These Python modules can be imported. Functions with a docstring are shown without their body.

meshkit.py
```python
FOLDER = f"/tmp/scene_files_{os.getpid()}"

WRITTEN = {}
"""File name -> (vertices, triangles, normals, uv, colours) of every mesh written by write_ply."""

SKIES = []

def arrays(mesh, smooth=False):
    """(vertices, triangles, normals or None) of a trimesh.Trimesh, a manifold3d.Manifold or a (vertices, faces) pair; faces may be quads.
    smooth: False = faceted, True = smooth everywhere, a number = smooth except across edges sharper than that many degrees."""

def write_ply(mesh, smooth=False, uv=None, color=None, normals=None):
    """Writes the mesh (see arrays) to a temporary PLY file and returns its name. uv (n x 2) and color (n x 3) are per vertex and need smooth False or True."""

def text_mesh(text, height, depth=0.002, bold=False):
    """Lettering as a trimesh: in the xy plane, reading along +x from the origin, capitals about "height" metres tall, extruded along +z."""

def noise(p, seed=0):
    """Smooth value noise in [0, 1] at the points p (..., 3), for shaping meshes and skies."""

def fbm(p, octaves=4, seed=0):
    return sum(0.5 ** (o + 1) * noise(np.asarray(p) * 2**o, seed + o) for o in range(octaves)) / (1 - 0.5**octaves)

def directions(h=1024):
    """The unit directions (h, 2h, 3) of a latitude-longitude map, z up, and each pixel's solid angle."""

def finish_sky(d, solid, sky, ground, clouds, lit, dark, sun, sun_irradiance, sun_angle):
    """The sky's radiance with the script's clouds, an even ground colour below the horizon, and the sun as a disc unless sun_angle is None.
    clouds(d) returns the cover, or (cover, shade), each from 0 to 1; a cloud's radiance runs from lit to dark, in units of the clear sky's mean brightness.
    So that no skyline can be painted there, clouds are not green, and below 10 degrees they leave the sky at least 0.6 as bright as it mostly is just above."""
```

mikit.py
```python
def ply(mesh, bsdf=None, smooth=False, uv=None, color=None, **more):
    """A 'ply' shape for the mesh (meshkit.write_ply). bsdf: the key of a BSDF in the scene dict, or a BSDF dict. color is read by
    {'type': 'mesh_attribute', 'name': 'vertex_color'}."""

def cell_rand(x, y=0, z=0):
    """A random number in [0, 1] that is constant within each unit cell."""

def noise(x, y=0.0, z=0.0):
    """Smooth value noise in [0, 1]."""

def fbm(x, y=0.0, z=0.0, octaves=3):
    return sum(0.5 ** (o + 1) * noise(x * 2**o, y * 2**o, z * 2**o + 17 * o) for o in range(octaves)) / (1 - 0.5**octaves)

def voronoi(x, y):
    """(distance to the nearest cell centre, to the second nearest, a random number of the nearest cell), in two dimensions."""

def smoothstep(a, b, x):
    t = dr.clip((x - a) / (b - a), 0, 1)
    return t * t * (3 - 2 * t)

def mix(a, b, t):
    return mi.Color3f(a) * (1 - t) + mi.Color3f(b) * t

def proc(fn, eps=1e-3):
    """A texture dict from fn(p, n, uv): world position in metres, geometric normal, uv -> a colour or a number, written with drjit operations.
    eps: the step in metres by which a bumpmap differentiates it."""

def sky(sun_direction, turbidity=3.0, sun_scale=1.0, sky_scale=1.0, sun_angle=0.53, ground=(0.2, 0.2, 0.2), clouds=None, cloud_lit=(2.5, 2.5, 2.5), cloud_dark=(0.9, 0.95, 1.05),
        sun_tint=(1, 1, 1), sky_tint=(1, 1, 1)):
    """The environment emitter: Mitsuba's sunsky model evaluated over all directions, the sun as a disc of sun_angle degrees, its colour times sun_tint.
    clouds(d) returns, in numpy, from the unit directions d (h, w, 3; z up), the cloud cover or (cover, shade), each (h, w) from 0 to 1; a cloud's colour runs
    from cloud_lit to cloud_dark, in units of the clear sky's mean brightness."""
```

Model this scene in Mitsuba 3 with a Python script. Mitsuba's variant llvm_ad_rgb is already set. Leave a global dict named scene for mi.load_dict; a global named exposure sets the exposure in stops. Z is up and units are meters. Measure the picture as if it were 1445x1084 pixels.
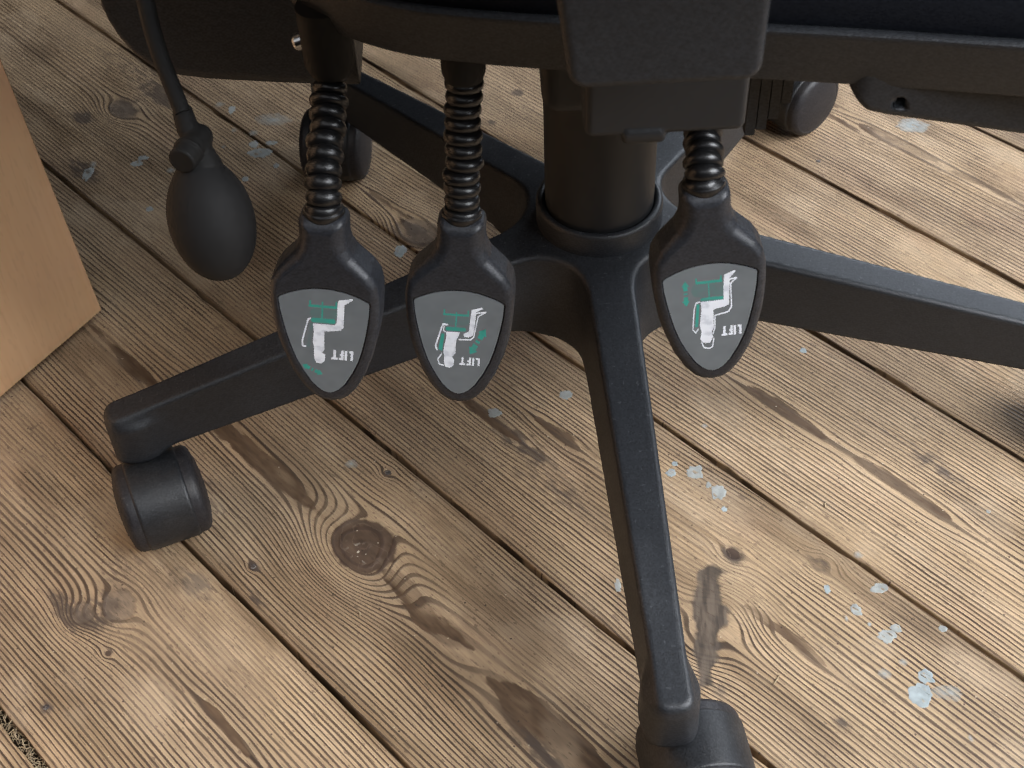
import math, numpy as np, trimesh, drjit as dr, mitsuba as mi
import mikit, meshkit
from shapely.geometry import Polygon, LineString, Point
from shapely import affinity, union_all
from scipy import ndimage
T = mi.ScalarTransform4f
PI = math.pi

# ------------------------------------------------------------------ camera
pitch, roll = -0.83153, -0.05156
fwd = np.array([0, math.cos(pitch), math.sin(pitch)])
r0, u0 = np.array([1.0, 0, 0]), np.array([0, -math.sin(pitch), math.cos(pitch)])
cam_r = r0 * math.cos(roll) + u0 * math.sin(roll)
cam_u = -r0 * math.sin(roll) + u0 * math.cos(roll)
cam_p = np.array([-0.05988, -0.62945, 0.67192])
M = np.eye(4)
M[:3, 0], M[:3, 1], M[:3, 2], M[:3, 3] = -cam_r, cam_u, fwd, cam_p
scene = {'type': 'scene'}
labels = {}
scene['camera'] = {'type': 'thinlens', 'fov': 2 * math.degrees(math.atan(722.5 / 1850.47)), 'fov_axis': 'x',
                   'to_world': T(M), 'near_clip': 0.02, 'far_clip': 60.0, 'aperture_radius': 0.0012, 'focus_distance': 0.70}
exposure = 0.72


# ------------------------------------------------------------------ lamps (a window to the right, a ceiling light, a far window behind)
def lamp(name, pos, target, w, h, rgb):
    z = np.array(target, float) - np.array(pos, float); z /= np.linalg.norm(z)
    x = np.cross([0, 0, 1.0], z); x /= np.linalg.norm(x); y = np.cross(z, x)
    m = np.eye(4); m[:3, 0], m[:3, 1], m[:3, 2], m[:3, 3] = x * w / 2, y * h / 2, z, pos
    scene[name] = {'type': 'rectangle', 'to_world': T(m), 'emitter': {'type': 'area', 'radiance': {'type': 'rgb', 'value': list(rgb)}},
                   'bsdf': {'type': 'ref', 'id': 'm_dull'}}


WIN = 9.4
scene['m_dull'] = {'type': 'diffuse', 'reflectance': {'type': 'rgb', 'value': [0.5, 0.5, 0.5]}}
lamp('window_light', (1.75, -.85, 1.80), (0, 0, 0), 2.3, 1.3, (WIN * .97, WIN * 1.0, WIN * 1.05))
lamp('ceiling_light', (-0.3, -1.5, 2.5), (0, -0.3, 0), 2.4, 1.8, (.72, .74, .77))
lamp('far_window_light', (1.7, 2.2, 1.15), (0, 0, 0.1), 1.7, 1.5, (2.4, 2.65, 3.0))
labels['window_light'] = {'label': 'large bright window pane to the right of the chair', 'category': 'window'}
labels['ceiling_light'] = {'label': 'wide warm ceiling light above and behind the camera', 'category': 'light'}
labels['far_window_light'] = {'label': 'dimmer window pane far behind the chair', 'category': 'window'}

# ------------------------------------------------------------------ mesh helpers


def put(key, mesh, bsdf, smooth=False, **more):
    scene[key] = mikit.ply(mesh, bsdf, smooth=smooth, **more)
    return key


def put_n(key, v, f, n, bsdf, **more):
    path = meshkit.write_ply((v, f), False, normals=n)
    scene[key] = {'type': 'ply', 'filename': path, 'face_normals': False, 'bsdf': {'type': 'ref', 'id': bsdf}, **more}
    return key


def sdf_mesh(f, lo, hi, h):
    """Naive surface nets on a signed distance function, refined near the surface only; (vertices, triangles, normals)."""
    lo, hi = np.array(lo, float), np.array(hi, float)
    B = 4
    nb = np.ceil((hi - lo) / (h * B)).astype(int) + 1
    n = nb * B
    c = np.stack(np.meshgrid(*[np.arange(k) for k in nb], indexing='ij'), -1)
    cen = lo + (c + 0.5 - 0.5 / B) * B * h
    dc = f(cen.reshape(-1, 3)).reshape(nb)
    act = np.abs(dc) < B * h * 0.9 * 1.3 + h
    D = np.repeat(np.repeat(np.repeat(dc, B, 0), B, 1), B, 2)
    ib = np.argwhere(act)
    off = np.stack(np.meshgrid(*[np.arange(B)] * 3, indexing='ij'), -1).reshape(-1, 3)
    idx = (ib[:, None] * B + off[None]).reshape(-1, 3)
    D[idx[:, 0], idx[:, 1], idx[:, 2]] = f(lo + idx * h)
    S = D < 0
    corner = [(i, j, k) for i in (0, 1) for j in (0, 1) for k in (0, 1)]
    sl = lambda o: tuple(slice(o[a], n[a] - 1 + o[a]) for a in range(3))
    cnt = sum(S[sl(o)].astype(np.int8) for o in corner)
    cells = np.argwhere((cnt > 0) & (cnt < 8))
    vid = -np.ones(n - 1, np.int64); vid[tuple(cells.T)] = np.arange(len(cells))
    acc, num = np.zeros((len(cells), 3)), np.zeros(len(cells))
    for a in corner:
        for ax in range(3):
            if a[ax]:
                continue
            b = list(a); b[ax] = 1
            da, db = D[tuple((cells + a).T)], D[tuple((cells + b).T)]
            m = (da < 0) != (db < 0)
            t = np.where(m, da / np.where(m, da - db, 1), 0)
            p = np.array(a, float)[None] + t[:, None] * (np.array(b) - np.array(a))
            acc += np.where(m[:, None], p, 0); num += m
    v = lo + (cells + acc / num[:, None]) * h
    e = h * 0.25

    def grad(v):
        g = np.stack([f(v + d) - f(v - d) for d in np.eye(3) * e], -1)
        return g / np.maximum(np.linalg.norm(g, axis=1, keepdims=True), 1e-9)
    for _ in range(2):
        v = v - grad(v) * np.clip(f(v), -h * .5, h * .5)[:, None] * 0.9
    tris = []
    for ax in range(3):
        o = [0, 0, 0]; o[ax] = 1
        a1, a2 = (ax + 1) % 3, (ax + 2) % 3
        lo_s = [slice(1, n[k] - 1) for k in range(3)]; lo_s[ax] = slice(0, n[ax] - 1)
        hi_s = list(lo_s); hi_s[ax] = slice(1, n[ax])
        A, Bn = S[tuple(lo_s)], S[tuple(hi_s)]
        st = np.array([1, 1, 1]); st[ax] = 0
        for flip, m in ((0, A & ~Bn), (1, ~A & Bn)):
            g = np.argwhere(m) + st
            if not len(g):
                continue
            q = []
            for d1, d2 in ((-1, -1), (0, -1), (0, 0), (-1, 0)):
                k = g.copy(); k[:, a1] += d1; k[:, a2] += d2
                q.append(vid[tuple(k.T)])
            q = np.stack(q, 1)
            if flip:
                q = q[:, ::-1]
            tris += [q[:, [0, 1, 2]], q[:, [0, 2, 3]]]
    return v, np.vstack(tris), grad(v)


def smin(a, b, k):
    h = np.clip(0.5 + 0.5 * (b - a) / k, 0, 1)
    return b * (1 - h) + a * h - k * h * (1 - h)


def inter(a, b, r):
    return np.minimum(np.maximum(a, b), -r) + np.hypot(np.maximum(a + r, 0), np.maximum(b + r, 0))


def capsule(p, a, b, ra, rb):
    a, b = np.array(a, float), np.array(b, float)
    t = np.clip((p - a) @ (b - a) / ((b - a) @ (b - a)), 0, 1)
    return np.linalg.norm(p - a - t[:, None] * (b - a), axis=1) - (ra + (rb - ra) * t)


def cyl(p, a, b, r, rnd):
    a, b = np.array(a, float), np.array(b, float)
    L = np.linalg.norm(b - a); ax = (b - a) / L
    t = (p - a) @ ax
    rad = np.linalg.norm(p - a - t[:, None] * ax, axis=1)
    return inter(rad - r, np.abs(t - L / 2) - L / 2, rnd)


def box(p, c, half, rnd):
    q = np.abs(p - np.array(c)) - (np.array(half) - rnd)
    return np.linalg.norm(np.maximum(q, 0), axis=1) + np.minimum(q.max(1), 0) - rnd


def frame_of(o, x, y, z):
    m = np.eye(4); m[:3, 0], m[:3, 1], m[:3, 2], m[:3, 3] = x, y, z, o
    return m


def tube(points, radii, sides=20, caps=True, off=0.0):
    p = np.asarray(points, float); radii = np.broadcast_to(radii, (len(p),))
    t = np.gradient(p, axis=0); t /= np.linalg.norm(t, axis=1, keepdims=True)
    ref = np.array([1.0, 0, 0]) if abs(t[0, 0]) < .8 else np.array([0, 1.0, 0])
    a = ref - t * (t @ ref)[:, None]; a /= np.linalg.norm(a, axis=1, keepdims=True)
    b = np.cross(t, a); p = p + off; an = np.arange(sides) * 2 * PI / sides
    v = (p[:, None] + radii[:, None, None] * (np.cos(an)[None, :, None] * a[:, None] + np.sin(an)[None, :, None] * b[:, None])).reshape(-1, 3)
    f = []
    for i in range(len(p) - 1):
        for j in range(sides):
            k = (j + 1) % sides
            A, Bq, C, Dq = i * sides + j, i * sides + k, (i + 1) * sides + k, (i + 1) * sides + j
            f += [(A, Bq, C), (A, C, Dq)]
    if caps:
        v = np.vstack([v, p[:1], p[-1:]]); c0, c1 = len(v) - 2, len(v) - 1; e = (len(p) - 1) * sides
        for j in range(sides):
            k = (j + 1) % sides
            f += [(c0, k, j), (c1, e + j, e + k)]
    return v, np.array(f)


def catmull(P, n):
    P = np.asarray(P, float)
    s = np.r_[0, np.cumsum(np.linalg.norm(np.diff(P, axis=0), axis=1))]
    from scipy.interpolate import CubicSpline
    return CubicSpline(s, P)(np.linspace(0, s[-1], n))


def extrude(poly, depth):
    gs = [g for g in getattr(poly, 'geoms', [poly]) if g.area > 1e-9]
    return trimesh.util.concatenate([trimesh.creation.extrude_polygon(g, depth, engine='earcut') for g in gs])


# ------------------------------------------------------------------ materials
PH = -0.83723
CU, SU = math.cos(PH), math.sin(PH)
GAPS = [-0.579, -0.4380, -0.2938, -0.1540, -0.0113, 0.1280, 0.2708, 0.4106, 0.553]
NP = len(GAPS) + 1
#            0      1      2      3      4      5      6      7      8     9
PITH = [-0.66, -0.52, -0.358, -0.2215, -0.066, 0.0545, 0.185, 0.3495, 0.49, 0.60]
SPAC = [.0030, .0033, .0029, .0031, .0030, .0031, .0029, .0034, .0032, .0030]
DEEP = [.030, .035, .024, .016, .022, .016, .040, .017, .018, .03]
# knots: plank, u, v, radius across the grain, stretch along it, eye strength, tone of the heart (0 none, 1 dark, 2 grey)
KNOTS = [(3, .0035, -.2155, .0215, 1.30, 7.0, 1), (2, -.080, -.3670, .0085, 1.2, 1.5, 2), (2, -.070, -.3500, .0120, 1.3, 2.5, 2), (2, -.0453, -.372, .003, 1.2, .6, 1),
         (3, -.0299, -.1671, .0038, 1.2, .8, 1), (3, -.0335, -.2741, .0030, 1.2, .6, 1), (4, .172, -.0599, .0062, 1.4, 1.2, 1),
         (5, -.196, .0045, .017, 1.3, 2.0, 2), (4, -.504, -.0664, .012, 1.5, 2.0, 2), (4, .2161, -.0276, .007, 1.2, -1.2, 0), (4, .196, -.110, .020, .9, 0, 0)]
# dark heartwood flames: plank, u from, u to, v, half width
FLAMES = [(3, -.185, -.040, -.2195, .0085), (3, .026, .108, -.2205, .0100), (3, .125, .27, -.2275, .0135), (5, .090, .158, .0540, .0054), (5, .178, .254, .0540, .0058),
          (4, -.07, .014, -.088, .0050), (4, .006, .046, -.0655, .0042), (7, -.03, .048, .3500, .0055), (7, -.075, -.02, .3420, .0032), (7, .06, .115, .3500, .0034), (7, -.115, -.055, .3560, .004),
          (2, .02, .068, -.3515, .0028), (4, .20, .26, -.0840, .0036), (3, -.30, -.19, -.232, .005), (5, -.262, -.21, .010, .004)]


def pick(k, vals):
    out = mi.Float(vals[0])
    for i in range(1, len(vals)):
        if vals[i] != vals[0] or True:
            out = dr.select(k == i, mi.Float(vals[i]), out)
    return out


def coords(p):
    u, v = p.x * CU + p.y * SU, -p.x * SU + p.y * CU
    k = mi.Float(0)
    for g in GAPS:
        k = k + dr.select(v > g, 1.0, 0.0)
    return u, v, k


def rings(p):
    """(u, v, plank, ring phase, closeness to a knot's heart)"""
    u, v, k = coords(p)
    nz, fbm = mikit.noise, mikit.fbm
    vw = v + (nz(u * 4.5, v * 6, k * 7.3) - .5) * .010 + (nz(u * 20, v * 40, k) - .5) * .0012
    vw += (nz(u * 90, v * 260, k) - .5) * .00035
    lens, heart, grey = mi.Float(0), mi.Float(0), mi.Float(0)
    wv = mi.Float(vw)
    for kp, ku, kv, a, st, eye, tone in KNOTS:
        on = dr.select(k == kp, 1.0, 0.0)
        du, dv = (u - ku) / st, v - kv
        r2 = (du * du + dv * dv) / (a * a)
        wv -= on * dv * (1.0 / (1.0 + r2 * r2 * .35)) * dr.exp(-dr.square(du / (a * 5)))
        if eye:
            lens += on * eye * dr.exp(-r2 * .55)
        if tone == 1:
            heart = dr.maximum(heart, on * dr.exp(-r2 * (1.15 if a > .015 else 2.6)))
        elif tone == 2:
            grey = dr.maximum(grey, on * dr.exp(-r2 * 1.4))
    for kp, ua, ub, vc, w in FLAMES:
        on = dr.select(k == kp, 1.0, 0.0)
        t = (u - (ua + ub) / 2) / ((ub - ua) * .62)
        dv = v - vc
        wv -= on * dv * .85 * dr.exp(-dr.square(dv / (w * 1.9)) - dr.square(t * t))
    x = wv - pick(k, PITH) + (nz(u * 3.0, k * 2.1, 9.0) - .5) * .012
    ph = x / pick(k, SPAC) - 1.6 * dr.tanh(x * 55.0) + 1.5 * nz(u * 2.2, v * 16, k * 5.1) + lens
    return u, v, k, ph, heart, grey


def late(ph, k):
    """Latewood: climbs over the year, ends sharply."""
    i = dr.floor(ph); t = ph - i
    wide = .23 + .20 * mikit.cell_rand(i, k)
    return mikit.smoothstep(1 - wide - .16, 1 - wide + .04, t) * (1 - mikit.smoothstep(.94, 1.0, t)), mikit.cell_rand(i, k, 3)


def stain(u, v):
    """Dark marks of the boards: flames of heartwood, a spike knot, bruises of grey weathering."""
    nz = mikit.noise
    wob = (nz(u * 26, v * 60, 2.0) - .5)
    m = mi.Float(0)
    for kp, a, b, c, w in FLAMES:
        t = (u - a) / (b - a)
        hw = w * dr.sqrt(dr.maximum(t * (1 - t) * (1.2 + 1.2 * (1 - t)), 0)) * (1.25 + 1.5 * wob)
        e = dr.abs(v - c + (nz(u * 30, 3.0) - .5) * .004) - hw + (nz(u * 150, v * 900, 6.0) - .5) * .0022
        m = dr.maximum(m, dr.select((t > 0) & (t < 1), 1 - mikit.smoothstep(-.0009, .0007, e), 0.0))
    return m, wob


def blot(u, v, cu, cv, au, av, s=1.0):
    return s * dr.exp(-dr.square((u - cu) / au) - dr.square((v - cv) / av))


def spike(u, v):
    """The knot cut lengthwise that runs across one board beside the front leg."""
    ax, ay, bx, by = .172, -.080, .2165, -.141
    lx, ly = bx - ax, by - ay
    t = dr.clip(((u - ax) * lx + (v - ay) * ly) / (lx * lx + ly * ly), 0, 1)
    qx, qy = u - ax - t * lx, v - ay - t * ly
    side = (qx * ly - qy * lx) / math.hypot(lx, ly)
    d = dr.sqrt(qx * qx + qy * qy) - .0098 * (.45 + .55 * dr.sin(PI * dr.clip(t * .9 + .15, 0, 1)))
    d += (mikit.fbm(u * 110 + v * 40, v * 110 - u * 40, 3.0) - .5) * .011
    return 1 - mikit.smoothstep(-.0030, .0012, d), mikit.fbm(side * 420 + t * 3, t * 7 + side * 60, 2.0)


def floor_parts(p):
    u, v, k, ph, heart, grey = rings(p)
    lw, rnd = late(ph, k)
    fl, wob = stain(u, v)
    return u, v, k, lw, rnd, fl, wob, heart, grey


def floor_color(p, n, uv):
    nz, fbm, ss, mix = mikit.noise, mikit.fbm, mikit.smoothstep, mikit.mix
    u, v, k, lw, rnd, fl, wob, heart, grey = floor_parts(p)
    fib = nz(u * 140, v * 2600, k)
    fib2 = nz(u * 30, v * 700, k + 5)
    big = fbm(u * 7 + k * 3, v * 11, 1.0)
    mid = fbm(u * 26, v * 60 + k * 9, 6.0)
    early = mix((.430, .303, .182), (.350, .248, .155), ss(.38, .70, big))
    early = mix(early, (.485, .355, .228), ss(.52, .75, mid) * .5)
    early = mix(early, (.37, .235, .145), ss(.58, .78, fbm(u * 18, v * 35, 21.0)) * .25)
    early = early * (.72 + .34 * fib + .24 * fib2)
    dark = mix((.042, .026, .017), (.095, .062, .041), .5 * rnd + .3 * fib)
    fade = ss(.56, .76, fbm(u * 9, v * 20, 33.0)) * (1 - dr.clip(heart * 2, 0, 1))
    c = mix(early, dark, lw * (.93 - .50 * fade) * (.80 + .20 * ss(.15, .6, fib2 * .6 + rnd * .5)) * (.80 + .28 * nz(u * 16, v * 90, k)))
    # grey weathering, reddish rub marks, ground-in dirt
    dirt = ss(.46, .76, fbm(u * 11 + 4, v * 42, 11.0) * .75 + .25 * fib2)
    c = mix(c, mi.Color3f(c) * mi.Color3f(.50, .47, .44), dirt * .75)
    b = blot(u, v, -.092, -.374, .022, .007) + blot(u, v, -.072, -.358, .016, .015, .9) + blot(u, v, -.048, -.309, .020, .012, .8) + blot(u, v, -.09, -.33, .03, .02, .5)
    b += blot(u, v, -.504, -.066, .014, .011, 1.2) + blot(u, v, -.52, -.096, .013, .008, .9) + blot(u, v, -.49, -.03, .02, .008) + blot(u, v, -.455, -.135, .03, .014, .8)
    b += blot(u, v, .225, -.137, .012, .010, .5)
    b += blot(u, v, .172, -.06, .008, .006, 1.2) + blot(u, v, .215, -.029, .012, .007, .9)
    b += blot(u, v, -.19, .004, .018, .013, 1.2) + blot(u, v, -.0315, -.133, .006, .004, .7) + blot(u, v, -.0127, -.286, .014, .005, .9) + blot(u, v, .01, -.088, .03, .006, .6)
    b += blot(u, v, .21, .085, .05, .012, .7) + blot(u, v, .04, -.1, .1, .03, .45) + blot(u, v, .29, -.105, .012, .007, .7) + blot(u, v, .18, -.235, .03, .011, .8)
    b += blot(u, v, -.2696, .1862, .006, .005, 1.3) + blot(u, v, -.2549, .1415, .005, .004, 1.2) + blot(u, v, .02, .285, .05, .01, .4)
    b += blot(u, v, -.045, -.3715, .004, .003, 1.3) + blot(u, v, -.03, -.167, .007, .0045, 1.0) + blot(u, v, -.0335, -.274, .006, .004, 1.0) + blot(u, v, -.04, -.4165, .006, .005, 1.0)
    b += blot(u, v, -.10, -.255, .04, .012, .5) + blot(u, v, -.30, .09, .10, .03, .5) + blot(u, v, -.55, -.02, .12, .05, .5)
    b = ss(.30, .95, b * (.35 + .9 * nz(u * 150, v * 420, 8.0) + .5 * nz(u * 420, v * 1300, 3.0)) * (.55 + .8 * mid))
    c = mix(c, (.075, .056, .045), dr.clip(b, 0, 1) * .82)
    c = mix(c, mix((.056, .033, .018), (.145, .090, .052), .55 * fib2 + .45 * nz(u * 200, v * 900, 4.0)), fl * (.95 - .45 * ss(.48, .72, mid)))
    sp, spn = spike(u, v)
    c = mix(c, mix((.048, .038, .031), (.125, .098, .076), ss(.2, .8, spn)), sp * .93)
    grey = grey + .22 * (nz(u * 120, v * 150, 4.0) - .5) + .10 * (nz(u * 400, v * 400, 4.0) - .5)
    gk = ss(.36, .50, grey)
    c = mix(c, mix((.105, .080, .062), (.21, .160, .118), nz(u * 330, v * 330, 2.0)), gk * .55)
    c = mix(c, (.055, .038, .028), (ss(.28, .37, grey) - ss(.40, .55, grey)) * .3)
    c = mix(c, mix((.038, .023, .016), (.100, .062, .043), .5 * nz(u * 220, v * 260, 2.0) + .5 * fbm(u * 60, v * 75, 9.0)), mikit.smoothstep(.38, .50, heart + .12 * (mikit.noise(u * 300, v * 300, 5.0) - .5)) * .9)
    hk = ss(.45, .6, heart)
    crack = ss(.93, .985, 1 - dr.abs(nz(u * 95 + v * 60, v * 130 - u * 40, 7.0) - .5) * 2)
    c = mix(c, (.26, .20, .15), hk * crack * .18)
    chip = ss(.70, .80, nz(u * 420, v * 420, 12.0)) * blot(u, v, .006, -.2205, .007, .004)
    c = mix(c, (.46, .40, .33), dr.clip(chip * 1.4, 0, 1))
    # rubbed paler places, pores, specks
    c = mix(c, (.50, .385, .265), ss(.60, .80, fbm(u * 22, v * 38, 44.0)) * .25)
    pore = ss(.82, .92, nz(u * 260, v * 1500, 13.0))
    c = mix(c, (.07, .045, .03), pore * .5)
    f1, f2, w = mikit.voronoi(p.x * 75, p.y * 75)
    c = mix(c, (.05, .035, .025), dr.select(w > .90, 1 - ss(.03, .06, f1), 0.0) * .85)
    f1, f2, w = mikit.voronoi(p.x * 130 + 7, p.y * 130)
    c = mix(c, (.56, .47, .36), dr.select(w > .965, 1 - ss(.03, .08, f1), 0.0) * .7)
    # worn plank edges: dark line along each joint
    e = mi.Float(1)
    for g in GAPS:
        e = dr.minimum(e, dr.abs(v - g))
    c = mix(c, mi.Color3f(c) * mi.Color3f(.55, .5, .45), (1 - ss(.002, .007 + .004 * mid, e)) * .55)
    return c * pick(k, [1, .98, 1.04, .96, .97, 1.0, 1.03, 1.06, 1.0, 1.0])


def floor_relief(p, n, uv):
    u, v, k, ph, heart, grey = rings(p)
    lw, rnd = late(ph, k)
    return lw * .55 + mikit.noise(u * 140, v * 2600, k) * .22 + mikit.noise(u * 9, v * 30, k) * .8


def floor_rough(p, n, uv):
    return .52 + .22 * mikit.fbm(p.x * 30, p.y * 30, 3.0)


def mat(key, base, rough=.5, bump=None, spec=.5, two=False, **kw):
    b = {'type': 'principled', 'base_color': {'type': 'rgb', 'value': list(base)} if not isinstance(base, dict) else base,
         'roughness': rough, 'specular': spec, **kw}
    if bump:
        b = {'type': 'bumpmap', 'arbitrary': bump[0], 'scale': bump[1], 'bsdf': b}
    scene[key] = {'type': 'twosided', 'bsdf': b} if two else b


mat('m_floor', mikit.proc(floor_color), mikit.proc(floor_rough), (mikit.proc(floor_relief, 2.5e-4), .00055), spec=.35)


def grain_bump(f, a=1.0):
    return lambda p, n, uv: a * (mikit.noise(p.x * f, p.y * f, p.z * f) * .6 + mikit.noise(p.x * f * 2.3, p.y * f * 2.3, p.z * f * 2.3) * .4)


def dusty(base, dust, f=40.0, amt=.5):
    def fn(p, n, uv):
        g = mikit.smoothstep(.45, .8, mikit.fbm(p.x * f, p.y * f, p.z * f)) * amt * (.3 + .7 * dr.clip(n.z, 0, 1))
        s = mikit.smoothstep(.83, .92, mikit.noise(p.x * 620, p.y * 620, p.z * 620)) * .5 * dr.clip(n.z, 0, 1)
        k = .55 + .90 * mikit.noise(p.x * 1300, p.y * 1300, p.z * 1300)
        return mikit.mix(base, dust, dr.clip(g + s, 0, 1)) * k
    return mikit.proc(fn)


leather = mikit.proc(grain_bump(1500.0), 1.5e-4)
mat('m_base', dusty((.0130, .0148, .0180), (.044, .047, .052), 28, .4), .46, (leather, .00014), spec=.5)
mat('m_column', (.0120, .0128, .0142), .48, (leather, .00015), spec=.4)
mat('m_shell', dusty((.0135, .0150, .0178), (.024, .026, .029), 30, .3), .50, (leather, .0002), spec=.4)
mat('m_knob', dusty((.0150, .0165, .0205), (.038, .039, .045), 60, .35), .45, spec=.45)
mat('m_caster', dusty((.013, .014, .016), (.035, .034, .033), 45, .4), .42, (leather, .00018), spec=.45)
mat('m_wheel', dusty((.017, .016, .018), (.05, .045, .04), 60, .5), .5, spec=.4)
mat('m_bellows', (.006, .006, .0065), .34, spec=.5)
mat('m_bulb', (.012, .0115, .0115), .70, (leather, .0001), spec=.22)
mat('m_socket', (.006, .006, .006), .6, spec=.2)
mat('m_hose', (.012, .0115, .011), .65, spec=.22)
mat('m_fabric', mikit.proc(lambda p, n, uv: mikit.mix((.004, .005, .008), (.013, .015, .02), mikit.noise(p.x * 1400, p.y * 1400, p.z * 1400))), .9, spec=.1)
mat('m_metal', (.55, .55, .55), .25, metallic=1.0)
mat('m_darkmetal', (.05, .045, .04), .45, metallic=.6)


def plate_color(p, n, uv):
    return mikit.mix((.112, .126, .135), (.146, .161, .170), mikit.fbm(p.x * 160, p.y * 160, p.z * 160))


def worn(col, under, f=330.0, lo=.42, hi=.75, a=.7):
    def fn(p, n, uv):
        return mikit.mix(col, under, mikit.smoothstep(lo, hi, mikit.fbm(p.x * f, p.y * f, p.z * f)) * a)
    return mikit.proc(fn)


mat('m_nail', worn((.16, .14, .125), (.05, .04, .035), 900.0, .3, .6, 1.0), .6, spec=.3)
mat('m_plate', mikit.proc(plate_color), .34, spec=.4)
mat('m_white_print', worn((.72, .74, .78), (.46, .48, .53), a=.65), .5, spec=.3)
mat('m_green_print', worn((.040, .27, .215), (.08, .19, .175), a=.45), .5, spec=.3)
mat('m_letter', (.68, .70, .74), .5, spec=.3)
mat('m_haze_print', worn((.095, .160, .155), (.122, .140, .148), 200.0, .30, .8, 1.0), .45, spec=.35)


def beech(p, n, uv):
    a, z = p.x * .564 + p.y * .826, p.z
    g = mikit.noise(a * 420, z * 22, 3.0)
    fleck = mikit.smoothstep(.72, .85, mikit.noise(a * 900, z * 130, 1.0))
    c = mikit.mix((.76, .465, .250), (.82, .525, .300), .5 * g + .5 * mikit.fbm(a * 24, z * 5, 2.0))
    c = mikit.mix(c, (.50, .29, .16), fleck * .12)
    return mikit.mix(c, (.76, .46, .29), mikit.smoothstep(.4, .8, mikit.fbm(a * 8, z * 9, 9.0)) * .5)


mat('m_beech', mikit.proc(beech), .42, spec=.4)
mat('m_beech_edge', (.40, .25, .14), .5, spec=.3)
mat('m_sub', mikit.proc(lambda p, n, uv: mikit.mix((.035, .025, .016), (.10, .075, .05), mikit.fbm(p.x * 120, p.y * 120))), .9, spec=.1)
mat('m_fluff', (.36, .28, .18), .9, spec=.1)


def paint_mask(p, n, uv):
    u, v = p.x * CU + p.y * SU, -p.x * SU + p.y * CU
    w = mikit.smoothstep(.26, .40, mikit.fbm(u * 150, v * 520, 5.0) + .35 * mikit.smoothstep(.3, .9, uv.x) * (1 - uv.y))
    return (.22 + .76 * w) * (1 - uv.y)


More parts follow.
